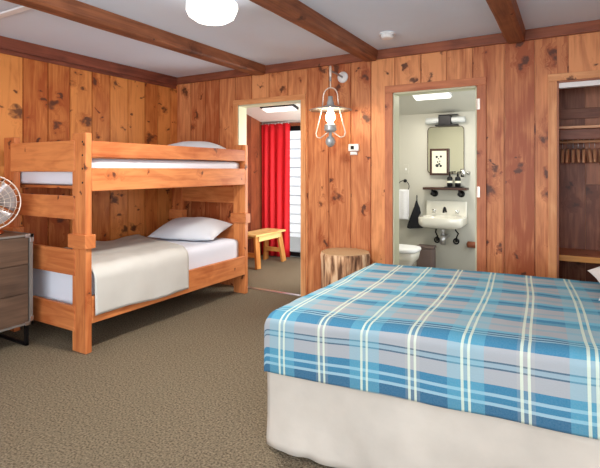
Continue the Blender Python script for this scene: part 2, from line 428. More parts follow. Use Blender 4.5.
# beams
for x0, x1, lab in ((-2.98,-2.825,'reddish brown ceiling beam nearest the bunk bed, left of the round ceiling light'),
                    (-1.695,-1.555,'reddish brown ceiling beam meeting the wall above the hanging lantern'),
                    (-.452,-.308,'short seen ceiling beam above the wall between bathroom door and closet')):
    mb = MB(); n = 30
    # hand-hewn beam with slightly uneven faces
    prof = [(x0, H-.001), (x0+.006, 2.345), (x0+.022, 2.330), (x1-.022, 2.330), (x1-.006, 2.345), (x1, H-.001)]
    k = random.randint(1, 400); acc = [0]
    for (a, b), (c_, d_) in zip(prof, prof[1:]): acc.append(acc[-1]+math.hypot(c_-a, d_-b))
    rows = []
    for i in range(n+1):
        y = FY + (WY-.034-FY)*i/n
        rows.append([mb.bm.verts.new((px + (.004*noise.noise((px*9, y*2.5, 1)) if 0 < j < 5 else 0), y, pz + (.004*noise.noise((px*9, y*2.5, 5)) if 0 < j < 5 else 0))) for j, (px, pz) in enumerate(prof)])
    for i in range(n):
        for j in range(5):
            f = mb.bm.faces.new([rows[i][j], rows[i+1][j], rows[i+1][j+1], rows[i][j+1]])
            for l, (a, b) in zip(f.loops, ((i,j),(i+1,j),(i+1,j+1),(i,j+1))): l[mb.uv].uv = (k*10+acc[b], a*.2)
    mb.bm.faces.new([r[0] for r in rows]+[r[-1] for r in rows][::-1])
    mb.bm.faces.new(rows[0]); mb.bm.faces.new(rows[-1][::-1])
    tag(mb.build('ceiling_beam', 'beam'), lab, 'beam', 'ceiling beams')

# ---------------- doorways: jambs and casings
def doorway(name, D, cw, ct, matc, matj, head=True):
    r = thing(name, ((D[0]+D[1])/2, WY, 0), kind=ST)
    x0, x1, zt = D[0], D[1], D[3]; y0, y1 = WY-.018, WY
    mb = MB()
    mb.box((x0-cw, y0, 0), (x0, y1+.0, zt), 2); mb.box((x1, y0, 0), (x1+cw, y1, zt), 2); mb.box((x0-cw, y0, zt), (x1+cw, y1, zt+ct), 0)
    mb.build('casing', matc, r, bevel=.003)
    mb = MB()
    mb.box((x0-.001, WY, 0), (x0+.012, WY+T+.004, zt), 2); mb.box((x1-.012, WY, 0), (x1+.001, WY+T+.004, zt), 2); mb.box((x0, WY, zt-.014), (x1, WY+T+.004, zt+.001), 0)
    mb.build('jamb', matj, r, bevel=.001)
    return r
d1 = doorway('door_1', D1, .056, .056, 'casing', 'jamb')
for z in (.80, 1.42):
    mb = MB(); mb.box((D1[0]+.012, WY+.105, z-.045), (D1[0]+.016, WY+.14, z+.045), 2); mb.tube([(D1[0]+.018, WY+.148, z-.045), (D1[0]+.018, WY+.148, z+.045)], .006, 8)
    mb.build('hinge', 'brass', d1)
d2 = doorway('door_2', D2, .074, .066, 'casing_red', 'jamb')
mb = MB(); mb.box((D2[1]-.012, WY-.014, 0), (D2[1], WY, 2.006), 2); mb.build('door_stop', 'jamb', d2, bevel=.002)
for z in (1.12, 1.86):
    mb = MB(); mb.box((D2[1]+.002, WY-.024, z-.045), (D2[1]+.026, WY-.018, z+.045), 2); mb.tube([(D2[1]+.001, WY-.024, z-.045), (D2[1]+.001, WY-.024, z+.045)], .006, 8)
    mb.build('hinge', 'brass', d2)
d3 = doorway('door_3', D3, .062, .055, 'casing', 'closet')
mb = MB(); mb.box((D3[0]+.012, WY+.005, 1.945), (D3[1]-.012, WY+.055, 1.985), 0)
mb.build('curtain_track', 'white', d3, bevel=.002)
tag(box((D1[0]+.012, WY-.02, 0), (D1[1]-.012, WY+.03, .008), 0).build('trim_4', 'steel', bevel=.003), kind=ST)

# ---------------- lean-to behind: porch room and bathroom with one sloping ceiling
def slope(y): return H-.235*(y-WY)*1.0+.0
zs0, zs1 = slope(WY+T), slope(AY)
def slopebox(x0, x1, y0, y1, t=.06):
    mb = MB(); P = [(x, y, slope(y)+d) for x in (x0, x1) for y in (y0, y1) for d in (0, t)]
    vs = [mb.bm.verts.new(p) for p in P]
    for fi in [(0,1,3,2),(4,6,7,5),(0,4,5,1),(2,3,7,6),(0,2,6,4),(1,5,7,3)]: mb.bm.faces.new([vs[i] for i in fi])
    return mb
PX0, PX1 = -4.08, -2.33   # porch
BX0, BX1 = -2.23, -.30    # bathroom
tag(slopebox(PX0, PX1, WY+T, AY).build('ceiling_porch', 'porch_paint'), kind=ST)
tag(slopebox(BX0, BX1, WY+T, AY).build('ceiling_bathroom', 'paint'), kind=ST)
tag(box((PX0-.1, WY+T, -.1), (PX1, AY+.1, 0), 0).build('floor_porch', 'carpet', org=(0,0,0)), kind=ST)
tag(box((BX0, WY+T, -.1), (BX1, AY, 0), 0).build('floor_bathroom', 'tile', org=(0,0,0)), kind=ST)
mb = MB(); y = WY+T
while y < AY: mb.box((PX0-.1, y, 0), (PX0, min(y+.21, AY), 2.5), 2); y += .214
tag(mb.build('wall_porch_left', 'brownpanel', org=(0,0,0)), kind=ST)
# partition between porch and bathroom
tag(box((PX1, WY+T, 0), (BX0, AY, 2.45), 2).build('wall_partition', 'paint', org=(0,0,0)), kind=ST)
# porch back wall with glass door opening X -3.78..-2.75
GX0, GX1, GT = -3.80, -2.70, 1.96
mb = MB()
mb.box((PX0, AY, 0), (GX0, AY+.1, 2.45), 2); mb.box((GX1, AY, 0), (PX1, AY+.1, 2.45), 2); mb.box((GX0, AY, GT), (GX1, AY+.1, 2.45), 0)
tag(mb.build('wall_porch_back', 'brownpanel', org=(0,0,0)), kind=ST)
w = thing('window_1', ((GX0+GX1)/2, AY+.05, 0), kind=ST)
mb = MB(); mb.box((GX0, AY+.02, .02), (GX1, AY+.07, .085), 0); mb.box((GX0, AY+.02, GT-.07), (GX1, AY+.07, GT), 0)
mb.box((GX0, AY+.02, .085), (GX0+.05, AY+.07, GT-.07), 2); mb.box((GX1-.05, AY+.02, .085), (GX1, AY+.07, GT-.07), 2)
mb.build('window_frame', 'black', w, bevel=.003)
box((GX0+.05, AY+.042, .085), (GX1-.05, AY+.046, GT-.07), 2).build('pane', 'glass', w)
# neighbouring building wall with white lap siding
mb = MB(); z = -.3
while z < 3.4:
    P = [(-6.5, 7.9, z), (-.5, 7.9, z), (-.5, 7.925, z+.185), (-6.5, 7.925, z+.185)]
    mb.quad(P); mb.quad([(-6.5, 7.9, z), (-.5, 7.9, z), (-.5, 7.925, z-.001), (-6.5, 7.925, z-.001)]); z += .185
tag(mb.build('wall_outside', 'siding', org=(0,0,0)), kind=ST)
tag(box((-6.5, AY+.1, -.12), (-.5, 7.9, -.02), 0).build('floor_outside', plain('deck_boards', srgb(150,146,140), .8), org=(0,0,0)), kind=ST)
# bathroom walls
tag(box((BX0, AY, 0), (BX1+.1, AY+.1, 2.4), 0).build('wall_bathroom_back', 'paint', org=(0,0,0)), kind=ST)
tag(box((BX1, WY+T, 0), (BX1+.1, AY, 2.45), 1).build('wall_bathroom_right', 'paint', org=(0,0,0)), kind=ST)
mb = MB(); y0, y1 = WY+T, WY+T+.01
mb.box((BX0, y0, 0), (D2[0], y1, 2.38), 2); mb.box((D2[1], y0, 0), (BX1, y1, 2.38), 2); mb.box((D2[0], y0, D2[3]), (D2[1], y1, 2.38), 0)
tag(mb.build('wall_bathroom_front', 'paint', org=(0,0,0)), kind=ST)

# ---------------- closet
CY = 4.72; CX0, CX1 = -.19, .95
mb = MB(); xs = [CX0, -.12, .115, .35, .58, .80, CX1]
for a, b in zip(xs, xs[1:]):
    mb.box((a+.003, CY, 0), (b-.003, CY+.02, 1.18 if a > .1 else 2.4), 2)
    if a > .1: mb.box((a+.003, CY-.004, 1.187), (b-.003, CY+.02, 2.4), 2)
mb.box((CX0, CY+.02, 0), (CX1, CY+.04, 2.4), 2)
tag(mb.build('wall_closet_back', 'closet', org=(0,0,0)), kind=ST)
tag(box((CX0-.05, WY+T, 0), (CX0, CY+.04, 2.4), 2).build('wall_closet_left', 'closet', org=(0,0,0)), kind=ST)
tag(box((CX1, WY+T, 0), (CX1+.05, CY+.04, 2.4), 2).build('wall_closet_right', 'closet', org=(0,0,0)), kind=ST)
tag(box((CX0, WY+T, 2.36), (CX1, CY+.02, 2.4), 0).build('ceiling_closet', 'closet', org=(0,0,0)), kind=ST)
tag(box((CX0-.05, WY+T, -.1), (CX1+.05, CY+.04, 0), 0).build('floor_closet', 'carpet', org=(0,0,0)), kind=ST)
r = thing('closet_shelf', (.38, 4.55, 1.52), 'dark upper closet shelf with hanger rail under it', 'shelf')
box((CX0, 4.42, 1.645), (CX1, CY-.005, 1.668), 0).build('shelf_board', 'hanger', r, bevel=.003)
box((CX0, 4.425, 1.555), (CX1, 4.445, 1.640), 0).build('fascia', 'closet', r, bevel=.003)
box((CX0, CY-.03, 1.75), (CX1, CY-.006, 1.84), 0).build('cleat', 'closet', r, bevel=.003)
mb = MB(); mb.tube([(CX0, 4.56, 1.545), (CX1, 4.56, 1.545)], .014, 12); mb.build('hanging_rail', 'hanger', r, smooth=True)
r = thing('low_closet_shelf', (.38, 4.4, .58), 'wooden low closet shelf with pale front edge behind the bed', 'shelf')
box((CX0, 4.30, .600), (CX1, CY-.006, .618), 0).build('shelf_board', 'closet', r, bevel=.002)
box((CX0, 4.285, .575), (CX1, 4.30, .622), 0).build('edge_strip', 'bench_leg', r, bevel=.003)
# wooden hangers on the rail
def make_hanger(x, z=1.545):
    r = thing('wooden_hanger', (x, 4.56, z-.20), 'plain wooden clothes hanger on the closet rail', 'hanger', 'wooden hangers on the closet rail')
    mb = MB(); pts = []
    for i in range(13):
        a = math.radians(-70+i*21); pts.append((x, 4.56+.021*math.sin(a), z+.002+.021*math.cos(a)))
    pts += [(x, 4.56-.010, z-.03), (x, 4.56, z-.045), (x, 4.56, z-.075)]
    mb.tube(pts, .002, 6); mb.build('hook', 'steel', r, smooth=True)
    mb = MB()
    arm = lambda t: (x, 4.56+t*.095, z-.072-.105*abs(t)**1.1)
    mb.tube([arm(-1+i/6) for i in range(13)], [.010+.004*(1-abs(-1+i/6)) for i in range(13)], 8)
    mb.build('shoulder', 'hanger', r, smooth=True)
    mb = MB(); mb.tube([(x, 4.56-.10, z-.175), (x, 4.56+.10, z-.175)], .005, 8); mb.build('crossbar', 'hanger', r, smooth=True)
    return r
h0 = make_hanger(-.055)
for i, dx in enumerate((.038, .078, .114, .156, .194, .232, .272, .312, .352)):
    hcp = copy_tree(h0, (-.055+dx, 4.56, 1.345))
    hcp.rotation_euler = (0, 0, math.radians(random.uniform(-6, 6)))

# ---------------- bunk bed
r = thing('bunk_bed', (-3.48, 3.0, 0), 'orange pine bunk bed with two bunks against the left plank wall', 'bunk bed')
for px0, px1 in ((-3.110, -2.955), (-4.02, -3.865)):
    for py0, py1 in ((2.07, 2.12), (3.93, 3.98)):
        p = box((px0, py0, 0), (px1, py1, 1.57), 2).build('post', 'bunk', r, bevel=.006)
        box((px0-.028, py0-.018, .745), (px1+.020, py1+.018, .845), 0).build('joint_block', 'bunk', p, bevel=.005)
        if py0 < 2.5:
            for z in (1.215, 1.315, 1.41, 1.505):
                mb = MB(); mb.lathe((px1-.035, py0+.001, z), [(0, -.004), (.006, -.004), (.0075, -.001), (.0075, .002)], 10, (0,1,0)) if False else mb.lathe((px1-.035, py0+.002, z), [(.0075, 0), (.0075, .004), (.004, .0055), (0, .0055)], 10, (0,-1,0))
                mb.build('bolt', 'black', p)
for y0 in (2.062, 3.945):
    for z0, z1 in ((.145,.325), (.545,.73), (.948,1.118), (1.292,1.518)):
        box((-3.905, y0, z0), (-3.075, y0+.035 if y0 > 3 else y0+.03, z1), 0).build('end_board', 'bunk', r, bevel=.005)
for x0, x1 in ((-2.990, -2.955), (-4.02, -3.985)):
    for z0, z1, nm in ((.205,.40,'side_rail'), (1.152,1.320,'side_rail'), (1.398,1.515,'guard_rail')):
        box((x0, 2.121, z0), (x1, 3.929, z1), 1).build(nm, 'bunk', r, bevel=.005)
for z in (.255, 1.185):
    for i in range(9):
        y = 2.16+i*.205
        box((-3.984, y, z-.02), (-2.992, y+.09, z), 0).build('slat', 'bunk', r, bevel=.002)

def softbox(x0, x1, y0, y1, z0, z1, rr, amp=0, seed=0, nx=20, ny=34):
    """mattress: rounded box with slightly uneven faces"""
    mb = MB(); bm = mb.bm
    bmesh.ops.create_cube(bm, size=1)
    bmesh.ops.subdivide_edges(bm, edges=bm.edges[:], cuts=11, use_grid_fill=True)
    sx, sy, sz = x1-x0, y1-y0, z1-z0
    for v in bm.verts:
        p = Vector((v.co.x*sx, v.co.y*sy, v.co.z*sz))
        # push samples towards edges, then round
        for i, s_ in enumerate((sx, sy, sz)):
            t = v.co[i]*2; t = math.copysign(abs(t)**.6, t); p[i] = t*s_/2
        q = Vector((max(-sx/2+rr, min(sx/2-rr, p.x)), max(-sy/2+rr, min(sy/2-rr, p.y)), max(-sz/2+rr, min(sz/2-rr, p.z))))
        d = p-q
        if d.length > 1e-6: p = q + d.normalized()*rr if sum(abs(c) > 1e-6 for c in d) > 1 else p
        p += Vector((0, 0, amp*noise.noise((p.x*3+seed, p.y*3, 0)))) if p.z > 0 else Vector((0,0,0))
        v.co = p + Vector(((x0+x1)/2, (y0+y1)/2, (z0+z1)/2))
    return mb
softbox(-3.975, -3.0, 2.135, 3.925, 1.187, 1.392, .035, .003, 2)
tag(softbox(-3.975, -3.0, 2.135, 3.915, 1.187, 1.392, .035, .003, 2).build('mattress', 'sheet', smooth=True), 'white sheeted mattress on the upper bunk behind the guard rail', 'mattress', 'bunk mattresses')
tag(softbox(-3.975, -3.0, 2.135, 3.915, .257, .588, .06, .010, 5).build('mattress', 'sheet', smooth=True), 'white sheeted mattress on the lower bunk', 'mattress', 'bunk mattresses')

def pillow(cx, cy, cz, lx, ly, th, rz=0, tilt=(0,0), seed=0, n=26, pinch=.12):
    mb = MB()
    R = Matrix.Rotation(rz, 3, 'Z') @ Matrix.Rotation(tilt[0], 3, 'X') @ Matrix.Rotation(tilt[1], 3, 'Y')
    for sgn in (1, -1):
        def fn(a, b, sgn=sgn):
            u = math.sin((a-.5)*PI); v = math.sin((b-.5)*PI)
            w = (max(0, 1-abs(u)**2.6)*max(0, 1-abs(v)**2.6))**.55
            x = u*lx/2*(1-pinch*(1-v*v)*abs(u)*.6); y = v*ly/2*(1-pinch*(1-u*u)*abs(v)*.6)
            z = sgn*th/2*w*(1 if sgn > 0 else .55)
            z += .010*w*noise.noise((x*8+seed, y*8, sgn*3))
            return R @ Vector((x, y, z)) + Vector((cx, cy, cz))
        mb.grid(n, n, fn)
    bmesh.ops.remove_doubles(mb.bm, verts=mb.bm.verts, dist=.0008)
    return mb
tag(pillow(-3.45, 3.68, 1.478, .76, .44, .26, math.radians(6), (.0, 0), 1).build('pillow', 'pillow', smooth=True), 'white pillow on the upper bunk showing above the guard rail', 'pillow', 'bunk pillows')
tag(pillow(-3.43, 3.63, .672, .74, .48, .24, math.radians(14), (math.radians(12), 0), 4).build('pillow', 'pillow', smooth=True), 'plump grey-white pillow at the far end of the lower bunk', 'pillow', 'bunk pillows')

# cream blanket over the lower bunk and down over the side rail
def bl(a, b):
    # a across: 0 wall side .. 1 hanging hem; b along: 0 near end .. 1 far edge
    s = a*1.31
    far = 3.38-.30*min(1, s/.95)
    y = 2.135 + (far-2.135)*b
    if s < .90: x = -3.94+s; z = .600
    elif s < 1.02: t = (s-.90)/.12*PI/2; x = -3.04+.09*math.sin(t); z = .600-.080*(1-math.cos(t))
    else: x = -2.947; z = .52-(s-1.02)*.92
    if s >= 1.02: y += .015*math.sin(b*PI)*(s-1.02); z += .012*math.sin(b*5+1); x += .010*(.5+.5*math.sin(b*17+s*6))*(s-1.02)*3
    z += .011*noise.noise((x*5, y*5, 3))+.004*noise.noise((x*14, y*11, 8))
    if s < 1.0: z += .006
    if s < .05: y += .0; z += .012*math.sin(y*14)*(1-s/.05)+.006
    if s < 1.0 : z += .012*math.exp(-((b-1)*18)**2)
    return (x, y, z)
mb = MB(); mb.grid(60, 44, bl); 
tag(mb.build('blanket', 'cream', smooth=True, solid=-.006), 'cream blanket spread over the lower bunk and hanging over its rail', 'blanket')

# ---------------- dresser
r = thing('dresser', (-3.72, 1.53, 0), 'low brown dresser with grey metal edges beside the bunk bed', 'dresser')
X0, X1, Y0, Y1, Z0, Z1 = -4.05, -3.46, 1.08, 1.985, .165, .828
box((X0, Y0, Z0), (X1-.012, Y1, Z1), 1).build('body', 'dresser', r, bevel=.004)
for i, (a, b) in enumerate(((.180,.392), (.400,.605), (.613,.808))):
    d = box((X1-.012, Y0+.028, a), (X1-.002, Y1-.030, b), 1).build('drawer', 'dresser', r, bevel=.002)
    mb = MB(); mb.tube([(X1-.002, 1.45, b-.05), (X1+.02, 1.45, b-.05), (X1+.02, 1.62, b-.05), (X1-.002, 1.62, b-.05)], .005, 8); mb.build('handle', 'black', d)
mb = MB()
for y in (Y0, Y1-.024): mb.box((X1-.014, y, Z0), (X1+.003, y+.026, Z1+.003), 2)
for z in (Z0, Z1-.012): mb.box((X1-.014, Y0, z), (X1+.003, Y1, z+.014), 1)
mb.box((X0, Y1-.02, Z1-.004), (X1, Y1+.003, Z1+.003), 0)
mb.build('frame', 'greymetal', r, bevel=.001)
for z in (Z0, Z1):
    s_ = 1 if z == Z0 else -1
    mb = MB(); mb.box((X1, Y1-.055, z-.004*s_), (X1+.006, Y1+.006, z+.022*s_)); mb.box((X1, Y1-.02, z-.004*s_), (X1+.006, Y1+.006, z+.055*s_)); mb.box((X1-.05, Y1, z-.004*s_), (X1+.006, Y1+.006, z+.03*s_))
    mb.build('corner_bracket', 'steel', r, bevel=.001)
for y in (Y0+.04, Y1-.035):
    mb = MB(); mb.box((X1-.05, y, 0), (X1-.025, y+.022, Z0)); mb.box((X0+.03, y, 0), (X0+.055, y+.022, Z0)); mb.box((X0+.03, y, 0), (X1-.025, y+.022, .018))
    mb.build('leg', 'black', r, bevel=.001)

# ---------------- desk fan
fc = Vector((-3.625, 1.765, 1.068)); fd = Vector((.93, -.33, 0)).normalized()
r = thing('desk_fan', (-3.63, 1.78, .831), 'round metal desk fan standing on the brown dresser', 'fan')
mb = MB(); R_ = .198
fx = Vector((0,0,1)); fy = fd.cross(fx)
def circ(c, rad, n=40): return [c+(fx*math.cos(2*PI*i/n)+fy*math.sin(2*PI*i/n))*rad for i in range(n)]
mb.tube(circ(fc+fd*.01, R_), .005, 8, closed=True)
for rad, off in ((.168,.033), (.13,.043), (.09,.05), (.05,.052)): mb.tube(circ(fc+fd*off, rad), .0016, 6, closed=True)
for i in range(24):
    a = 2*PI*i/24; e = fx*math.cos(a)+fy*math.sin(a)
    mb.tube([fc+fd*.052+e*.03, fc+fd*.045+e*.115, fc+fd*.01+e*R_], .0016, 5)
    mb.tube([fc-fd*.05+e*.03, fc-fd*.045+e*.13, fc+fd*.01+e*R_], .0016, 5)
mb.build('grille', 'brass', r, smooth=True)
mb = MB(); mb.lathe(fc+fd*.050, [(.038, -.004), (.038, .002), (.028, .007), (0, .008)], 20, fd); mb.build('badge', 'copper', r, smooth=True)
mb = MB()
for i in range(4):
    a0 = 2*PI*i/4+.3
    def blade(p, q, a0=a0):
        rad = .025+.148*p; a = a0 + (q-.5)*1.5*(.75+.25*p)
        e = fx*math.cos(a)+fy*math.sin(a); return fc+e*rad+fd*(.022*(q-.5)*2)
    mb.grid(8, 8, blade)
mb.build('blades', 'fanblade', r, smooth=True, solid=.002)
mb = MB(); mb.lathe(fc-fd*.16, [(0,0), (.035,.005), (.055,.03), (.06,.07), (.055,.11), (.03,.125)], 24, fd)
mb.tube([fc-fd*.01, fc+fd*.03], .022, 16); mb.build('motor', 'copper', r, smooth=True)
bc = fc-fd*.09
mb = MB(); mb.tube([(bc.x, bc.y, .86), (bc.x, bc.y, 1.01)], .012, 12); mb.build('stand', 'copper', r, smooth=True)
mb = MB(); mb.lathe((bc.x, bc.y, .832), [(0,0), (.10,0), (.105,.008), (.095,.022), (.05,.034), (.014,.045), (0,.045)], 32); mb.build('base', 'copper', r, smooth=True)

# ---------------- double bed
BFX, BNY, BFY, BHX = -1.245, 1.82, 3.25, .80
def tilt(x, y):
    k = 1-.75*max(0, min(1, (y-BNY)/(BFY-BNY)))
    return .042*(x-BFX)*k
r = thing('double_bed', (-.2, 2.53, 0), 'double bed with off-white bed skirt in the right foreground', 'bed')
mb = softbox(BFX+.02, BHX, BNY+.02, BFY-.02, .33, .600, .05)
for v in mb.bm.verts:
    if v.co.z > .45: v.co.z += tilt(v.co.x, v.co.y)
mb.build('mattress', 'sheet', r, smooth=True)
mb = MB(); mb.box((BFX+.03, BNY+.035, .14), (BHX, BFY-.035, .33)); mb.build('box_spring', 'skirt', r, bevel=.01)
for x in (BFX+.12, BHX-.12):
    for y in (BNY+.12, BFY-.12): box((x-.03, y-.03, 0), (x+.03, y+.03, .14)).build('leg', 'black', r)
mb = MB()
def skirt_side(a, b):
    x = BFX+.006+(BHX-BFX-.006)*a; z = .012+.40*b
    out = .012*math.sin(a*7+.4)+.030*noise.noise((a*8, b*1.6, 0))+.014*noise.noise((a*22, b*3, 5))+.018*math.exp(-((a-.16)/.03)**2)*(1-b)
    return (x, BNY+.012-(out+.006)*(1.1-b), z+.004*math.sin(a*11)*(1-b))
mb.grid(90, 14, skirt_side)
mb.build('bed_skirt', 'skirt', r, smooth=True, solid=.003)
mb = MB()
mb.grid(60, 12, lambda a, b: (BFX+.010-.008*(1-b)*(1+math.sin(a*21)), BNY+.016+(BFY-BNY-.03)*a, .012+.40*b+.03*(1-b)*math.exp(-(a/.02)**2)))
mb.build('bed_skirt', 'skirt', r, smooth=True, solid=.003)
mb = MB(); mb.grid(60, 8, lambda a, b: (BFX+.010+(BHX-BFX)*a, BFY-.02+.008*(1-b)*math.sin(a*31), .012+.40*b)); mb.build('bed_skirt', 'skirt', r, smooth=True, solid=.003)
mb = MB(); mb.box((BHX+.01, BNY, 0), (BHX+.06, BFY, 1.15)); mb.build('headboard', 'bunk', r, bevel=.01)

# plaid blanket
ZT = .628; ZB = .358; AH = .075; AV = .045
def prof(s, AH=AH, AV=AV):
    """distance s from hem -> (inset from the side plane, height relative to top)"""
    drop = ZT-ZB-AV; arc = (AH+AV)/2*PI/2
    if s < drop: return 0.0, -(ZT-ZB)+s
    if s < drop+arc:
        t = (s-drop)/arc*PI/2; return AH*(1-math.cos(t)), -AV+AV*math.sin(t)
    return AH+(s-drop-arc), 0.0
drop = ZT-ZB-AV; arc = (AH+AV)/2*PI/2
LY = 2*(drop+arc)+(BFY-BNY-2*AH)
LX = (drop+arc)+(BHX-.02-BFX-AH)
nB = 190; nA = 190
def blanket(a, b):
    sa = a*LX; sb = b*LY
    ix, hx = prof(sa, .022, .02); x = BFX-.002+ix
    if sb < LY/2: iy, hy = prof(sb); y = BNY-.010+iy
    else: iy, hy = prof(LY-sb); y = BFY+.010-iy
    h = max(hx+hy, -(ZT-ZB))
    xx = max(x, BFX)
    z = ZT + h + tilt(xx, y)
    # soft unevenness
    if h > -.02: z += .006*noise.noise((x*3.1, y*3.1, 0))+.0025*noise.noise((x*11, y*11, 4)) + .010*min(1,max(0,(x+1.1)*1.5))
    else:
        w_ = min(1, -h/.2)
        if hy < -.02 and hx > -.02: y += (-1 if sb < LY/2 else 1)*(.010*noise.noise((x*4, z*2, 9))+.006)*w_
        if hx < -.02 and hy > -.02: x -= (.008*noise.noise((y*4, z*2, 9))+.004)*w_
        if h > -.21: pass
        z += .004*noise.noise((x*4+y*4, 1, 2)) + .008*min(1,max(0,(x+1.1)*1.5))
    return (x, y, z)
mb = MB()
UOFF = 1.2275
mb.grid(nA, nB, blanket, lambda a, b: (a*LX-(drop+arc)-AH*0 + BFX+AH + 3*.405-.073+.066*max(0, b*LY-.32)+.006*math.sin(b*9), b*LY+.004*math.sin(a*13)))
ob = mb.build('plaid_blanket', 'plaid', smooth=True, solid=.006)
tag(ob, 'light blue, white and grey plaid blanket covering the double bed', 'blanket')
tag(pillow(.385, 2.80, .757, .58, .70, .20, math.radians(2), (0, math.radians(-6)), 9, pinch=.2).build('pillow', 'bedpillow', smooth=True), 'off-white pillow on the plaid bed at the right edge', 'pillow')

# ---------------- tree stump
sx, sy = -1.785, 3.885
r = thing('tree_stump', (sx, sy, 0), 'barky tree stump side table against the plank wall behind the bed', 'stump')
def wob(a, h):
    t = a*2*PI
    return 1+.035*math.sin(3*t+1)+.022*math.sin(7*t+2)+.045*abs(math.sin(11*t+h*2))+.03*noise.noise((math.cos(t)*4, math.sin(t)*4, h*3))
mb = MB(); mb.lathe((sx, sy, 0), [(0, .0), (.228, .0), (.224,.05), (.216,.14), (.211,.25), (.210,.36), (.214,.46), (.219,.53), (.212,.555)], 96, wob=wob)
mb.build('bark', 'bark', r, smooth=True)
mb = MB(); mb.lathe((sx, sy, 0), [(.212, .550), (.209, .557), (.14, .560), (0, .562)], 96, wob=wob); mb.build('cut_top', 'rings', r)

# ---------------- hanging lantern
lx, ly = -1.90, 3.82
r = thing('wall_lantern', (-1.926, WY, 1.5), 'lit barn-style lantern hanging from a wall arm between the two doorways', 'lamp')
mb = MB(); mb.lathe((-1.926, WY-.001, 2.215), [(0, 0), (.055, 0), (.056, .008), (.046, .016), (.02, .020), (0, .02)], 32, (0,-1,0)); mb.build('wall_plate', 'white', r, smooth=True)
mb = MB(); mb.tube([(-1.926, WY-.02, 2.215), (-1.926, WY-.12, 2.222), (-1.928, ly+.06, 2.228), (lx, ly+.012, 2.222), (lx, ly, 2.205), (lx, ly, 2.12)], .009, 10); mb.build('arm', 'galv', r, smooth=True)
mb = MB(); mb.lathe((lx, ly, 2.15), [(0,.115),(.008,.11),(.012,.09),(.012,.02),(.006,0),(0,0)], 14); mb.build('finial', 'brass', r, smooth=True)
# bail loop above shade
mb = MB(); lp = []
for i in range(21):
    a = PI*i/20; lp.append((lx-.075*math.cos(a)*(1 if True else 0), ly, 1.955+.105*math.sin(a)**.8))
lp = [(lx-.082, ly, 1.90)]+lp+[(lx+.082, ly, 1.90)]
mb.tube(lp, .006, 8); mb.tube([(lx, ly, 2.06), (lx, ly, 2.13)], .006, 8)
mb.build('bail', 'brass', r, smooth=True)
mb = MB(); mb.lathe((lx, ly, 0), [(.0,1.985),(.022,1.98),(.024,1.945),(.034,1.925),(.034,1.905),(.05,1.893),(.12,1.876),(.195,1.856),(.197,1.852),(.12,1.868),(.03,1.884),(0,1.886)], 40); mb.build('shade', 'galv', r, smooth=True)
mb = MB(); mb.lathe((lx, ly, 0), [(.014,1.885),(.016,1.865),(.022,1.85),(.037,1.815),(.042,1.79),(.037,1.762),(.022,1.742),(.0,1.737)], 24); mb.build('bulb', 'bulb', r, smooth=True)
mb = MB(); mb.lathe((lx, ly, 0), [(0,1.728),(.04,1.727),(.052,1.718),(.058,1.700),(.050,1.690),(.058,1.682),(.056,1.668),(.035,1.655),(.014,1.65),(0,1.65)], 28); mb.build('burner_collar', 'galv', r, smooth=True)
mb = MB(); mb.lathe((lx, ly, 0), [(0,1.652),(.014,1.65),(.016,1.615),(.034,1.602),(.044,1.58),(.046,1.562),(.036,1.535),(.018,1.518),(0,1.512)], 28); mb.build('fuel_ball', 'galv', r, smooth=True)
mb = MB()
for s_ in (-1, 1):
    mb.tube([(lx+s_*.092, ly, 1.868), (lx+s_*.10, ly, 1.83), (lx+s_*.135, ly, 1.70), (lx+s_*.150, ly, 1.645), (lx+s_*.140, ly, 1.612), (lx+s_*.105, ly, 1.600), (lx+s_*.055, ly, 1.632), (lx+s_*.02, ly, 1.66)], .006, 8)
mb.build('side_wire', 'brass', r, smooth=True)

# thermostat
r = thing('thermostat', (-1.80, WY, 1.45), 'small white thermostat with dark display on the plank wall', 'thermostat')
box((-1.862, WY-.024, 1.488), (-1.752, WY+.003, 1.556)).build('case', 'plastic', r, bevel=.006)
box((-1.833, WY-.027, 1.505), (-1.800, WY-.024, 1.538)).build('display', 'screen', r)
box((-1.842, WY-.018, 1.452), (-1.772, WY+.003, 1.482)).build('lower_cover', 'plastic', r, bevel=.003)

# ceiling globe
gx, gy = -1.93, 2.225
r = thing('ceiling_light', (gx, gy, 2.24), 'lit white glass globe light on the ceiling between two beams', 'lamp')
mb = MB(); mb.lathe((gx, gy, 0), [(0, H-.001), (.095, H-.001), (.1, H-.02), (.085, H-.035), (0, H-.035)], 32); mb.build('canopy', 'white', r, smooth=True)
mb = MB(); mb.lathe((gx, gy, 0), [(.08, H-.036), (.085, 2.385), (.135, 2.365), (.160, 2.335), (.162, 2.305), (.143, 2.262), (.105, 2.237), (.05, 2.227), (0, 2.226)], 12); mb.build('glass_shade', 'globe', r)
# smoke detector
r = thing('smoke_detector', (-1.30, 3.68, H-.05), 'round white smoke detector on the ceiling near the back wall', 'smoke detector')
mb = MB(); mb.lathe((-1.30, 3.66, 0), [(0, H), (.062, H), (.066, H-.012), (.06, H-.018)], 32); mb.build('base', 'plastic', r)
mb = MB(); mb.lathe((-1.30, 3.66, 0), [(.054, H-.012), (.054, H-.034), (.044, H-.044), (0, H-.046)], 32); mb.build('cover', 'plastic', r, smooth=False)
# raceway strip on the ceiling
r = thing('ceiling_raceway', (-3.5, 1.81, H-.02), 'white metal strip running across the ceiling to the left beam', 'strip')
box((-4.11, 1.78, H-.016), (-2.983, 1.835, H), 0).build('channel', 'conduit', r, bevel=.003)
box((-4.11, 1.775, H-.005), (-2.983, 1.84, H-.0005), 0).build('flange', 'steel', r)

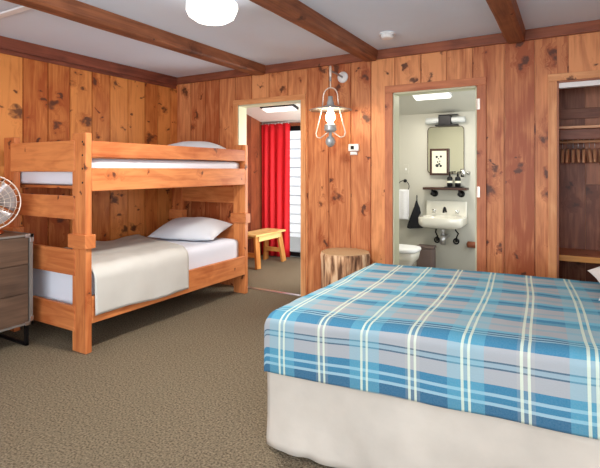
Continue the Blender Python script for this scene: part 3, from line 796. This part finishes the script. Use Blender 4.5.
# ---------------- porch room
r = thing('wooden_bench', (-3.68, 5.28, 0), 'pale pine bench in front of the red curtain', 'bench')
mb = MB(); mb.box((-3.86, 4.93, .425), (-3.70, 5.66, .452), 1); mb.box((-3.695, 4.93, .425), (-3.53, 5.66, .452), 1); mb.build('seat', 'bench', r, bevel=.004)
box((-3.84, 5.03, .355), (-3.815, 5.56, .42), 1).build('apron', 'bench', r, bevel=.003)
box((-3.575, 5.03, .355), (-3.55, 5.56, .42), 1).build('apron', 'bench', r, bevel=.003)
for y, dy in ((5.02, -.03), (5.57, .05)):
    for x, dx in ((-3.80, -.05), (-3.59, .05)):
        MB().beam((x, y, .424), (x+dx, y+dy, 0.003), .09, .035, up=(1,0,0)).build('leg', 'bench_leg', r, bevel=.003)
    box((-3.82, y-.012, .14), (-3.575, y+.012, .20), 0).build('stretcher', 'bench_leg', r, bevel=.002)
r = thing('red_curtain', (-3.8, 5.82, .03), 'full-length red curtain hanging beside the glass door', 'curtain')
mb = MB()
mb.grid(150, 14, lambda a, b: (-4.06+.50*a, 5.815+.020*math.sin(a*2*PI*4.5+.8*math.sin(a*5))*(1-.3*b)+.006*math.sin(a*29+b*3), .02+1.975*b))
mb.build('cloth', 'red', r, smooth=True, solid=.003)
mb = MB(); mb.tube([(-4.07, 5.815, 2.002), (-2.70, 5.815, 2.002)], .009, 10); mb.build('curtain_rod', 'steel', r, smooth=True)
for i in range(9):
    mb = MB(); c = Vector((-4.04+i*.058, 5.815, 2.0)); mb.tube([c+Vector((0, math.cos(t*PI/5)*.014, math.sin(t*PI/5)*.014)) for t in range(10)], .002, 5, closed=True); mb.build('ring', 'white', r)
# porch ceiling light
yl = 4.93; 
def on_slope(x0, x1, y0, y1, d0, d1):
    mb = MB(); P = [(x, y, slope(y)-d) for x in (x0, x1) for y in (y0, y1) for d in (d0, d1)]
    vs = [mb.bm.verts.new(p) for p in P]
    for fi in [(0,1,3,2),(4,6,7,5),(0,4,5,1),(2,3,7,6),(0,2,6,4),(1,5,7,3)]: mb.bm.faces.new([vs[i] for i in fi])
    return mb
r = thing('porch_ceiling_light', (-3.38, 5.3, slope(5.3)-.06), 'rectangular ceiling light with dark rim in the room behind the red-curtained doorway', 'lamp')
on_slope(-3.66, -3.14, 5.20, 5.36, .0, .03).build('frame', 'black', r)
on_slope(-3.64, -3.16, 5.215, 5.345, .03, .05).build('diffuser', 'panel', r, bevel=.006)

# ---------------- bathroom
def BYs(x, z): return x, z
F = AY   # back wall plane
k = 5.9/5.6
def bx(x): return x*k                     # measured at 5.6 m, wall is at 5.9 m
def bz(z): return 1.305+(z-1.305)*k
# bathroom ceiling fixture
r = thing('bathroom_ceiling_light', (-1.36, 5.1, slope(5.1)-.06), 'flat lit ceiling panel in the bathroom', 'lamp')
on_slope(-1.56, -1.14, 5.03, 5.36, 0, .02).build('frame', 'white', r)
on_slope(-1.545, -1.155, 5.045, 5.345, .02, .04).build('diffuser', 'panel', r, bevel=.004)
# mirror
mx0, mx1, mz0, mz1 = bx(-1.477), bx(-1.060), bz(1.262), bz(1.818)
r = thing('bathroom_mirror', ((mx0+mx1)/2, F, mz0), 'tall mirror with rounded corners on the bathroom wall', 'mirror')
def rrect(x0, x1, z0, z1, y, rr, n=6):
    pts = []
    for cx, cz, a0 in ((x1-rr, z1-rr, 0), (x0+rr, z1-rr, 90), (x0+rr, z0+rr, 180), (x1-rr, z0+rr, 270)):
        for i in range(n+1):
            a = math.radians(a0+90*i/n); pts.append(Vector((cx+rr*math.cos(a), y, cz+rr*math.sin(a))))
    return pts
mb = MB(); mb.tube(rrect(mx0, mx1, mz0, mz1, F-.012, .05), .004, 8, closed=True); mb.build('mirror_frame', 'darkwood', r, smooth=True)
mb = MB(); A = [mb.bm.verts.new(p) for p in rrect(mx0, mx1, mz0, mz1, F-.010, .05)]; B = [mb.bm.verts.new((v.co.x, F-.002, v.co.z)) for v in A]
mb.bm.faces.new(A); mb.bm.faces.new(B[::-1])
for i in range(len(A)): mb.bm.faces.new([A[i-1], A[i], B[i], B[i-1]])
mb.build('mirror_glass', 'mirror', r)
# framed picture
px0, px1, pz0, pz1 = bx(-1.445), bx(-1.225), bz(1.243), bz(1.557)
r = thing('framed_print', ((px0+px1)/2, F-.03, pz0), 'small dark-framed print at the lower left of the mirror', 'picture')
mb = MB(); t = .026; y0, y1 = F-.045, F-.024
mb.box((px0, y0, pz0), (px0+t, y1, pz1), 2); mb.box((px1-t, y0, pz0), (px1, y1, pz1), 2); mb.box((px0+t, y0, pz0), (px1-t, y1, pz0+t), 0); mb.box((px0+t, y0, pz1-t), (px1-t, y1, pz1), 0)
mb.build('frame', 'darkwood', r, bevel=.002)
box((px0+t, F-.036, pz0+t), (px1-t, F-.028, pz1-t)).build('mat_board', 'matboard', r)
mb = MB(); cx = (px0+px1)/2; cz = (pz0+pz1)/2
for a, b, c_, d_ in ((-.035,.07,.022,.018),(.022,.075,.02,.016),(-.01,.045,.012,.03),(.008,.01,.012,.035),(-.022,.0,.014,.016),(-.03,-.05,.03,.016),(.02,-.055,.022,.014),(.0,-.028,.018,.012)):
    mb.lathe((cx+a*.9, F-.0375, cz+b*.9), [(0,0), (c_*.7, 0), (c_*.7, .001)], 10, (0,1,0))
mb.build('print', 'ink', r)
# vanity light
vz = bz(1.888); vx = bx(-1.262)
r = thing('vanity_light', (vx, F, vz), 'two-tube vanity light with black bracket above the mirror', 'lamp')
mb = MB(); mb.box((vx-.075, F-.10, vz-.055), (vx+.075, F, vz+.055)); mb.box((vx-.115, F-.105, vz-.074), (vx+.155, F-.03, vz-.055)); mb.box((vx-.075, F-.1, vz+.056), (vx+.155, F-.02, vz+.066))
mb.build('bracket', 'black', r, bevel=.004)
for s_ in (-1, 1):
    mb = MB(); mb.lathe((vx+s_*.076, F-.055, vz), [(0,0),(.034,0),(.038,.01),(.038,.15),(.034,.16),(0,.162)], 24, (s_,0,0)); mb.build('tube', 'tube', r, smooth=True)
# wall shelf on floor-flange brackets
sx0, sx1, sz = bx(-1.500), bx(-1.005), bz(1.085)
r = thing('wall_shelf', ((sx0+sx1)/2, F, sz-.1), 'dark narrow shelf on round pipe brackets above the sink', 'shelf')
box((sx0, F-.16, sz-.012), (sx1, F-.004, sz+.018), 0).build('board', 'darkwood', r, bevel=.003)
for x in (sx0+.11, sx1-.09):
    mb = MB(); mb.lathe((x, F, sz-.062), [(0,0),(.042,0),(.042,.008),(.016,.014),(.014,.12),(.02,.122),(.02,.14),(0,.142)], 20, (0,-1,0)); mb.tube([(x, F-.13, sz-.06), (x, F-.13, sz-.013)], .012, 10); mb.build('bracket', 'black', r, smooth=True)
r = thing('soap_tray', (bx(-1.20), F-.08, sz+.018), 'small dark tray under the bottles on the bathroom shelf', 'tray')
mb = MB(); mb.box((bx(-1.255), F-.135, sz+.019), (bx(-1.055), F-.03, sz+.030)); mb.build('tray', 'black', r, bevel=.003)
for x, lab in ((bx(-1.205), 'left dark pump bottle on the bathroom shelf'), (bx(-1.115), 'right dark pump bottle on the bathroom shelf')):
    b0 = Vector((x, F-.08, sz+.0305))
    r = thing('soap_bottle', tuple(b0), lab, 'bottle', 'pump bottles on the bathroom shelf')
    mb = MB(); mb.lathe(b0, [(0,0),(.030,0),(.034,.005),(.034,.10),(.026,.118),(.011,.124),(.011,.135),(0,.135)], 20); mb.build('bottle', 'black', r, smooth=True)
    mb = MB(); mb.lathe(b0, [(.0345,.045),(.0348,.045),(.0348,.07),(.0345,.07)], 20); mb.build('sticker', 'matboard', r)
    mb = MB(); mb.tube([b0+Vector((0,0,.13)), b0+Vector((0,0,.175)), b0+Vector((.04,-.01,.178))], .009, 8); mb.lathe(b0, [(0,.13),(.013,.13),(.013,.145),(0,.147)], 14); mb.build('pump', 'black', r, smooth=True)
# sink
kx0, kx1 = bx(-1.490), bx(-1.022)
zt_, zr, zb = bz(.945), bz(.770), bz(.640)
cx = (kx0+kx1)/2
r = thing('wall_sink', (cx, F, zb-.25), 'white wall-mounted bathroom sink with high splashback', 'sink')
box((kx0, F-.04, zr-.02), (kx1, F-.002, zt_)).build('splashback', 'porcelain', r, bevel=.014)
mb = MB(); bx0, bx1, by0, by1 = kx0-.02, kx1+.005, F-.40, F-.02
prof_ = [(1.0, zr), (1.0, zr-.045), (.97, zr-.07), (.80, zr-.12), (.55, zr-.135)]
def rr2(f, z, n=8, rad=.07):
    x0 = cx-(bx1-bx0)/2*f; x1 = cx+(bx1-bx0)/2*f; cy = (by0+by1)/2; y0 = cy-(by1-by0)/2*f; y1 = cy+(by1-by0)/2*f; out = []
    for qx, qy, a0 in ((x1-rad, y1-rad, 0), (x0+rad, y1-rad, 90), (x0+rad, y0+rad, 180), (x1-rad, y0+rad, 270)):
        for i in range(n+1):
            a = math.radians(a0+90*i/n); out.append((qx+rad*math.cos(a), qy+rad*math.sin(a), z))
    return out
loops = [[mb.bm.verts.new(p) for p in rr2(*q)] for q in [(.60,zr-.135),(.90,zr-.115),(.985,zr-.085),(1,zr-.06),(1,zr-.005),(.99,zr),(.86,zr),(.83,zr-.01),(.70,zr-.09),(.5,zr-.105)]]
for A, B in zip(loops, loops[1:]):
    for i in range(len(A)): mb.bm.faces.new([A[i-1], A[i], B[i], B[i-1]])
mb.bm.faces.new(loops[0]); mb.bm.faces.new(loops[-1])
mb.build('basin', 'porcelain', r, smooth=True)
for s_ in (-1, 1):
    mb = MB(); c = Vector((cx+s_*.14, F-.04, zr+.055)); mb.lathe(c, [(.022,0),(.022,.008),(.012,.014),(.012,.035),(0,.036)], 16, (0,-1,0))
    for a in (45, 135): 
        e = Vector((math.cos(math.radians(a)), 0, math.sin(math.radians(a))))*.03; mb.tube([c+Vector((0,-.04,0))-e, c+Vector((0,-.04,0))+e], .006, 8)
    mb.build('tap_handle', 'chrome', r, smooth=True)
mb = MB(); mb.tube([(cx-.0, F-.04, zr+.05), (cx, F-.075, zr+.085), (cx, F-.12, zr+.105), (cx, F-.16, zr+.085), (cx, F-.17, zr+.045)], .013, 10); mb.build('faucet', 'black', r, smooth=True)
mb = MB(); mb.tube([(cx, F-.2, zr-.12), (cx, F-.2, zr-.22)], .024, 14); mb.tube([(cx, F-.2, zr-.22), (cx, F-.2, zr-.33)], .038, 16); mb.tube([(cx, F-.2, zr-.27), (cx+.02, F-.1, zr-.25), (cx+.02, F, zr-.25)], .02, 12); mb.build('drain_trap', 'steel', r, smooth=True)
for s_ in (-1, 1):
    mb = MB(); x = cx+s_*.115+.02
    mb.tube([(x, F-.16, zr-.11), (x+.004, F-.16, zr-.16), (x+s_*.02+.01, F-.13, zr-.20), (x+s_*.0, F-.08, zr-.25), (x-.01, F-.06, zr-.29)], .009, 8)
    c = Vector((x-.01, F-.06, zr-.305)); mb.tube([c+Vector((.030*math.cos(t*PI/8), 0, .030*math.sin(t*PI/8))) for t in range(16)], .010, 8, closed=True); mb.tube([c, c+Vector((0,.059,0))], .014, 10)
    mb.build('shutoff_valve', 'black', r, smooth=True)
# towel ring + towel
tx, tz = bx(-1.765), bz(1.145)
r = thing('towel_ring', (tx, F, tz-.08), 'black towel ring on the bathroom wall', 'towel ring')
mb = MB(); mb.lathe((tx+.01, F, tz+.028), [(0,0),(.022,0),(.022,.01),(.01,.014),(.01,.045),(0,.046)], 18, (0,-1,0)); mb.build('mount', 'black', r, smooth=True)
mb = MB(); rad = .072; mb.tube([(tx+rad*math.cos(t), F-.04, tz-.042+rad*math.sin(t)) for t in [2*PI*i/28 for i in range(28)]], .005, 8, closed=True); mb.build('ring', 'black', r, smooth=True)
mb = MB()
mb.grid(16, 30, lambda a, b: (tx-.072+.145*a+.006*math.sin(b*6), F-.04+(-.016 if b < .5 else .016)*min(1, abs(b-.5)*8)+.004*math.sin(a*9), (tz-.05-.41+.82*b) if b < .5 else (tz-.05-.40*(b-.5)*2)))
def tw(a, b):
    z0 = tz-.095; L_ = .375
    if b < .48: q = (.48-b)/.48; return (tx-.066+.132*a, F-.055+.004*math.sin(a*9), z0-L_*q)
    if b > .52: q = (b-.52)/.48; return (tx-.066+.132*a, F-.025+.003*math.sin(a*9), z0-L_*.9*q)
    t = (b-.48)/.04*PI; return (tx-.066+.132*a, F-.04-.015*math.cos(t), z0+.015*math.sin(t))
mb = MB(); mb.grid(16, 60, tw)
tag(mb.build('hand_towel', 'towel', smooth=True, solid=.006), 'white hand towel folded over the black ring in the bathroom', 'towel')
# light switch
sx_, sz_ = bx(-1.745), bz(1.315)
r = thing('light_switch', (sx_, F, sz_-.06), 'white light switch plate above the towel ring', 'switch')
box((sx_-.035, F-.006, sz_-.057), (sx_+.035, F, sz_+.057)).build('plate', 'paint', r, bevel=.002)
box((sx_-.008, F-.014, sz_-.014), (sx_+.008, F-.006, sz_+.014)).build('toggle', 'plastic', r, bevel=.002)
# black cloth bag on hook
hx, hz = bx(-1.605), bz(.945)
r = thing('black_bag', (hx, F, bz(.60)), 'black cloth drawstring bag hanging left of the sink', 'bag')
outline = [(.0,0),(.012,-.05),(.035,-.10),(.05,-.17),(.035,-.19),(.025,-.21),(.045,-.26),(.085,-.33),(.08,-.355),(0,-.362),(-.09,-.372),(-.125,-.365),(-.115,-.32),(-.09,-.25),(-.06,-.17),(-.028,-.09),(-.012,-.03)]
mb = MB(); A = [mb.bm.verts.new((hx+a, F-.06, hz+b)) for a, b in outline]; B = [mb.bm.verts.new((hx+a, F-.006, hz+b)) for a, b in outline]
mb.bm.faces.new(A); mb.bm.faces.new(B[::-1])
for i in range(len(A)): mb.bm.faces.new([A[i-1], A[i], B[i], B[i-1]])
mb.build('bag', 'blackcloth', r, bevel=.012)
mb = MB(); mb.tube([(hx-.004, F-.03, hz-.03), (hx-.008, F-.02, hz+.04), (hx, F-.02, hz+.05), (hx+.006, F-.03, hz-.03)], .003, 6); mb.build('cord', 'blackcloth', r)
mb = MB(); mb.tube([(hx, F-.002, hz+.045), (hx, F-.025, hz+.043), (hx, F-.03, hz+.06)], .005, 8); mb.build('hook', 'black', r, smooth=True)
# tumbler holder
cx_, cz_ = bx(-1.020), bz(1.27)
r = thing('tumbler_holder', (cx_, F, cz_-.04), 'small chrome holder with clear cup right of the mirror', 'holder')
mb = MB(); mb.lathe((cx_+.01, F, cz_), [(0,0),(.024,0),(.02,.012),(.008,.016),(.008,.04),(0,.04)], 16, (0,-1,0)); mb.tube([(cx_-.04+.035*math.cos(t*PI/8), F-.07+.035*math.sin(t*PI/8), cz_) for t in range(16)], .004, 6, closed=True); mb.build('ring_mount', 'chrome', r, smooth=True)
mb = MB(); mb.lathe((cx_-.04, F-.07, cz_-.05), [(0,0),(.026,0),(.032,.10),(.029,.10),(.024,.004),(0,.004)], 20); mb.build('cup', 'chrome', r, smooth=True)
# toilet
r = thing('toilet', (-1.80, 5.0, 0), 'white toilet low at the left side of the bathroom', 'toilet')
mb = MB(); mb.box((-2.20, 4.80, .38), (-2.02, 5.20, .74)); mb.build('tank', 'porcelain', r, bevel=.02)
mb = MB(); mb.box((-2.215, 4.785, .742), (-2.005, 5.215, .775)); mb.build('tank_lid', 'porcelain', r, bevel=.01)
def ovl(z, sx_, sy_, cxx): return [(cxx+sx_*math.copysign(abs(math.cos(t))**.45, math.cos(t)), 5.0+sy_*math.copysign(abs(math.sin(t))**.45, math.sin(t)), z) for t in [2*PI*i/36 for i in range(36)]]
def loft(ls, cap=True):
    mb = MB(); LL = [[mb.bm.verts.new(p) for p in l] for l in ls]
    for A, B in zip(LL, LL[1:]):
        for i in range(len(A)): mb.bm.faces.new([A[i-1], A[i], B[i], B[i-1]])
    mb.bm.faces.new(LL[0]); mb.bm.faces.new(LL[-1]); return mb
loft([ovl(0,.22,.12,-1.78), ovl(.05,.21,.11,-1.78), ovl(.2,.22,.13,-1.76), ovl(.33,.26,.175,-1.70), ovl(.415,.275,.185,-1.70)]).build('bowl', 'porcelain', r, smooth=True)
loft([ovl(.416,.28,.19,-1.70), ovl(.43,.285,.192,-1.70), ovl(.452,.28,.188,-1.70), ovl(.460,.25,.16,-1.70)]).build('seat_lid', 'plastic', r, smooth=True)
# waste bin
bp = Vector((-1.50, 5.60, 0))
r = thing('waste_bin', tuple(bp), 'small brown waste bin beside the toilet', 'bin')
mb = MB(); mb.box((bp.x-.10, bp.y-.08, .0), (bp.x+.10, bp.y+.08, .37)); mb.build('bin_body', 'bin', r, bevel=.02)
mb = MB(); mb.box((bp.x-.105, bp.y-.085, .371), (bp.x+.105, bp.y+.085, .395)); mb.build('rim', 'bin', r, bevel=.008)
# paper holder
r = thing('paper_holder', (bx(-.985), F, bz(.44)), 'brown wooden paper holder low by the right bathroom door jamb', 'holder')
c = Vector((bx(-.965), F-.06, bz(.455)))
mb = MB(); mb.lathe(c-Vector((.05,0,0)), [(0,0),(.035,0),(.038,.01),(.038,.09),(.035,.1),(0,.1)], 20, (1,0,0)); mb.build('roll_cover', 'brownpanel', r, smooth=True)
mb = MB(); mb.box((c.x-.06, F-.02, c.z-.025), (c.x+.06, F-.0, c.z+.025)); mb.box((c.x-.06, F-.07, c.z-.015), (c.x-.05, F, c.z+.015)); mb.box((c.x+.05, F-.07, c.z-.015), (c.x+.06, F, c.z+.015)); mb.build('mount', 'darkwood', r, bevel=.002)

# ---------------- unseen windows added behind the camera to let fill light in
for nm, lo, hi, ax in (('added_window_2', (-3.2, FY-.1, .55), (.8, FY-.04, 2.15), 0), ('added_window_3', (RX+.04, -1.3, .8), (RX+.1, 1.2, 2.1), 1)):
    w = thing(nm, ((lo[0]+hi[0])/2, (lo[1]+hi[1])/2, lo[2]), kind=ST)
    mb = MB(); t = .05
    mb.box(lo, (hi[0], hi[1], lo[2]+t)); mb.box((lo[0], lo[1], hi[2]-t), hi)
    n = 4
    for i in range(n+1):
        if ax == 0:
            x = lo[0]+(hi[0]-lo[0]-t)*i/n; mb.box((x, lo[1], lo[2]+t), (x+t, hi[1], hi[2]-t))
        else:
            y = lo[1]+(hi[1]-lo[1]-t)*i/n; mb.box((lo[0], y, lo[2]+t), (hi[0], y+t, hi[2]-t))
    mb.build('window_frame', 'white', w)

# ------------------------------------------------------------------ lights
def area(name, loc, rot, sx, sy, power, col=(1,1,1)):
    l = bpy.data.lights.new(name, 'AREA'); l.shape = 'RECTANGLE'; l.size = sx; l.size_y = sy; l.energy = power; l.color = col
    o = bpy.data.objects.new(name, l); C.objects.link(o); o.location = loc; o.rotation_euler = rot; return o
area('front_window_fill', (-1.2, FY-.16, 1.35), (math.radians(90), 0, 0), 3.9, 1.5, 108, (.90,.96,1))  # added fill lamp, unseen, just outside the front wall opening
area('right_window_fill', (RX+.16, -.05, 1.45), (math.radians(90), 0, math.radians(90)), 2.4, 1.2, 40, (.93,.97,1))  # second added fill lamp, outside the opening in the right wall
area('porch_fill', (PX1-.03, 5.1, 1.2), (math.radians(90), 0, math.radians(90)), 1.1, 1.6, 36, (1,.99,.96))  # fill lamp added to brighten the porch; the partition behind it is solid
area('bathroom_lamp', (-1.39, 5.11, slope(5.11)-.07), (0, 0, 0), .35, .22, 13, (1,.93,.82))
area('bathroom_fill', (BX1-.03, 5.0, 1.3), (math.radians(90), 0, math.radians(90)), .9, 1.2, 11, (.88,.94,1))  # added cool fill for the bathroom; its right wall has no window
sun = bpy.data.lights.new('sun', 'SUN'); sun.energy = 1.8; sun.angle = .02; so = bpy.data.objects.new('sun', sun); C.objects.link(so)
so.rotation_euler = (math.radians(50), 0, math.radians(-25))
gl = bpy.data.lights.new('globe_lamp', 'AREA'); gl.shape = 'DISK'; gl.size = .3; gl.energy = 34; gl.color = (1,.94,.87)
go = bpy.data.objects.new('globe_lamp', gl); C.objects.link(go); go.location = (gx, gy, 2.215)

w = bpy.data.worlds.new('World'); S.world = w; w.use_nodes = True
bg = w.node_tree.nodes['Background']; bg.inputs[0].default_value = (.75,.86,1,1); bg.inputs[1].default_value = 1.1

# ------------------------------------------------------------------ camera
cam = bpy.data.cameras.new('camera'); co = bpy.data.objects.new('camera', cam); C.objects.link(co); S.camera = co
cam.sensor_width = 36; cam.lens = 36*464/600; cam.shift_y = -64/600; cam.clip_start = .05
co.location = (0, 0, 1.305); co.rotation_euler = (math.radians(90), 0, math.atan2(270, 464))
S.view_settings.view_transform = 'Standard'; S.view_settings.look = 'None'; S.view_settings.gamma = 1
S.view_settings.use_curve_mapping = False
S.view_settings.exposure = 0.38
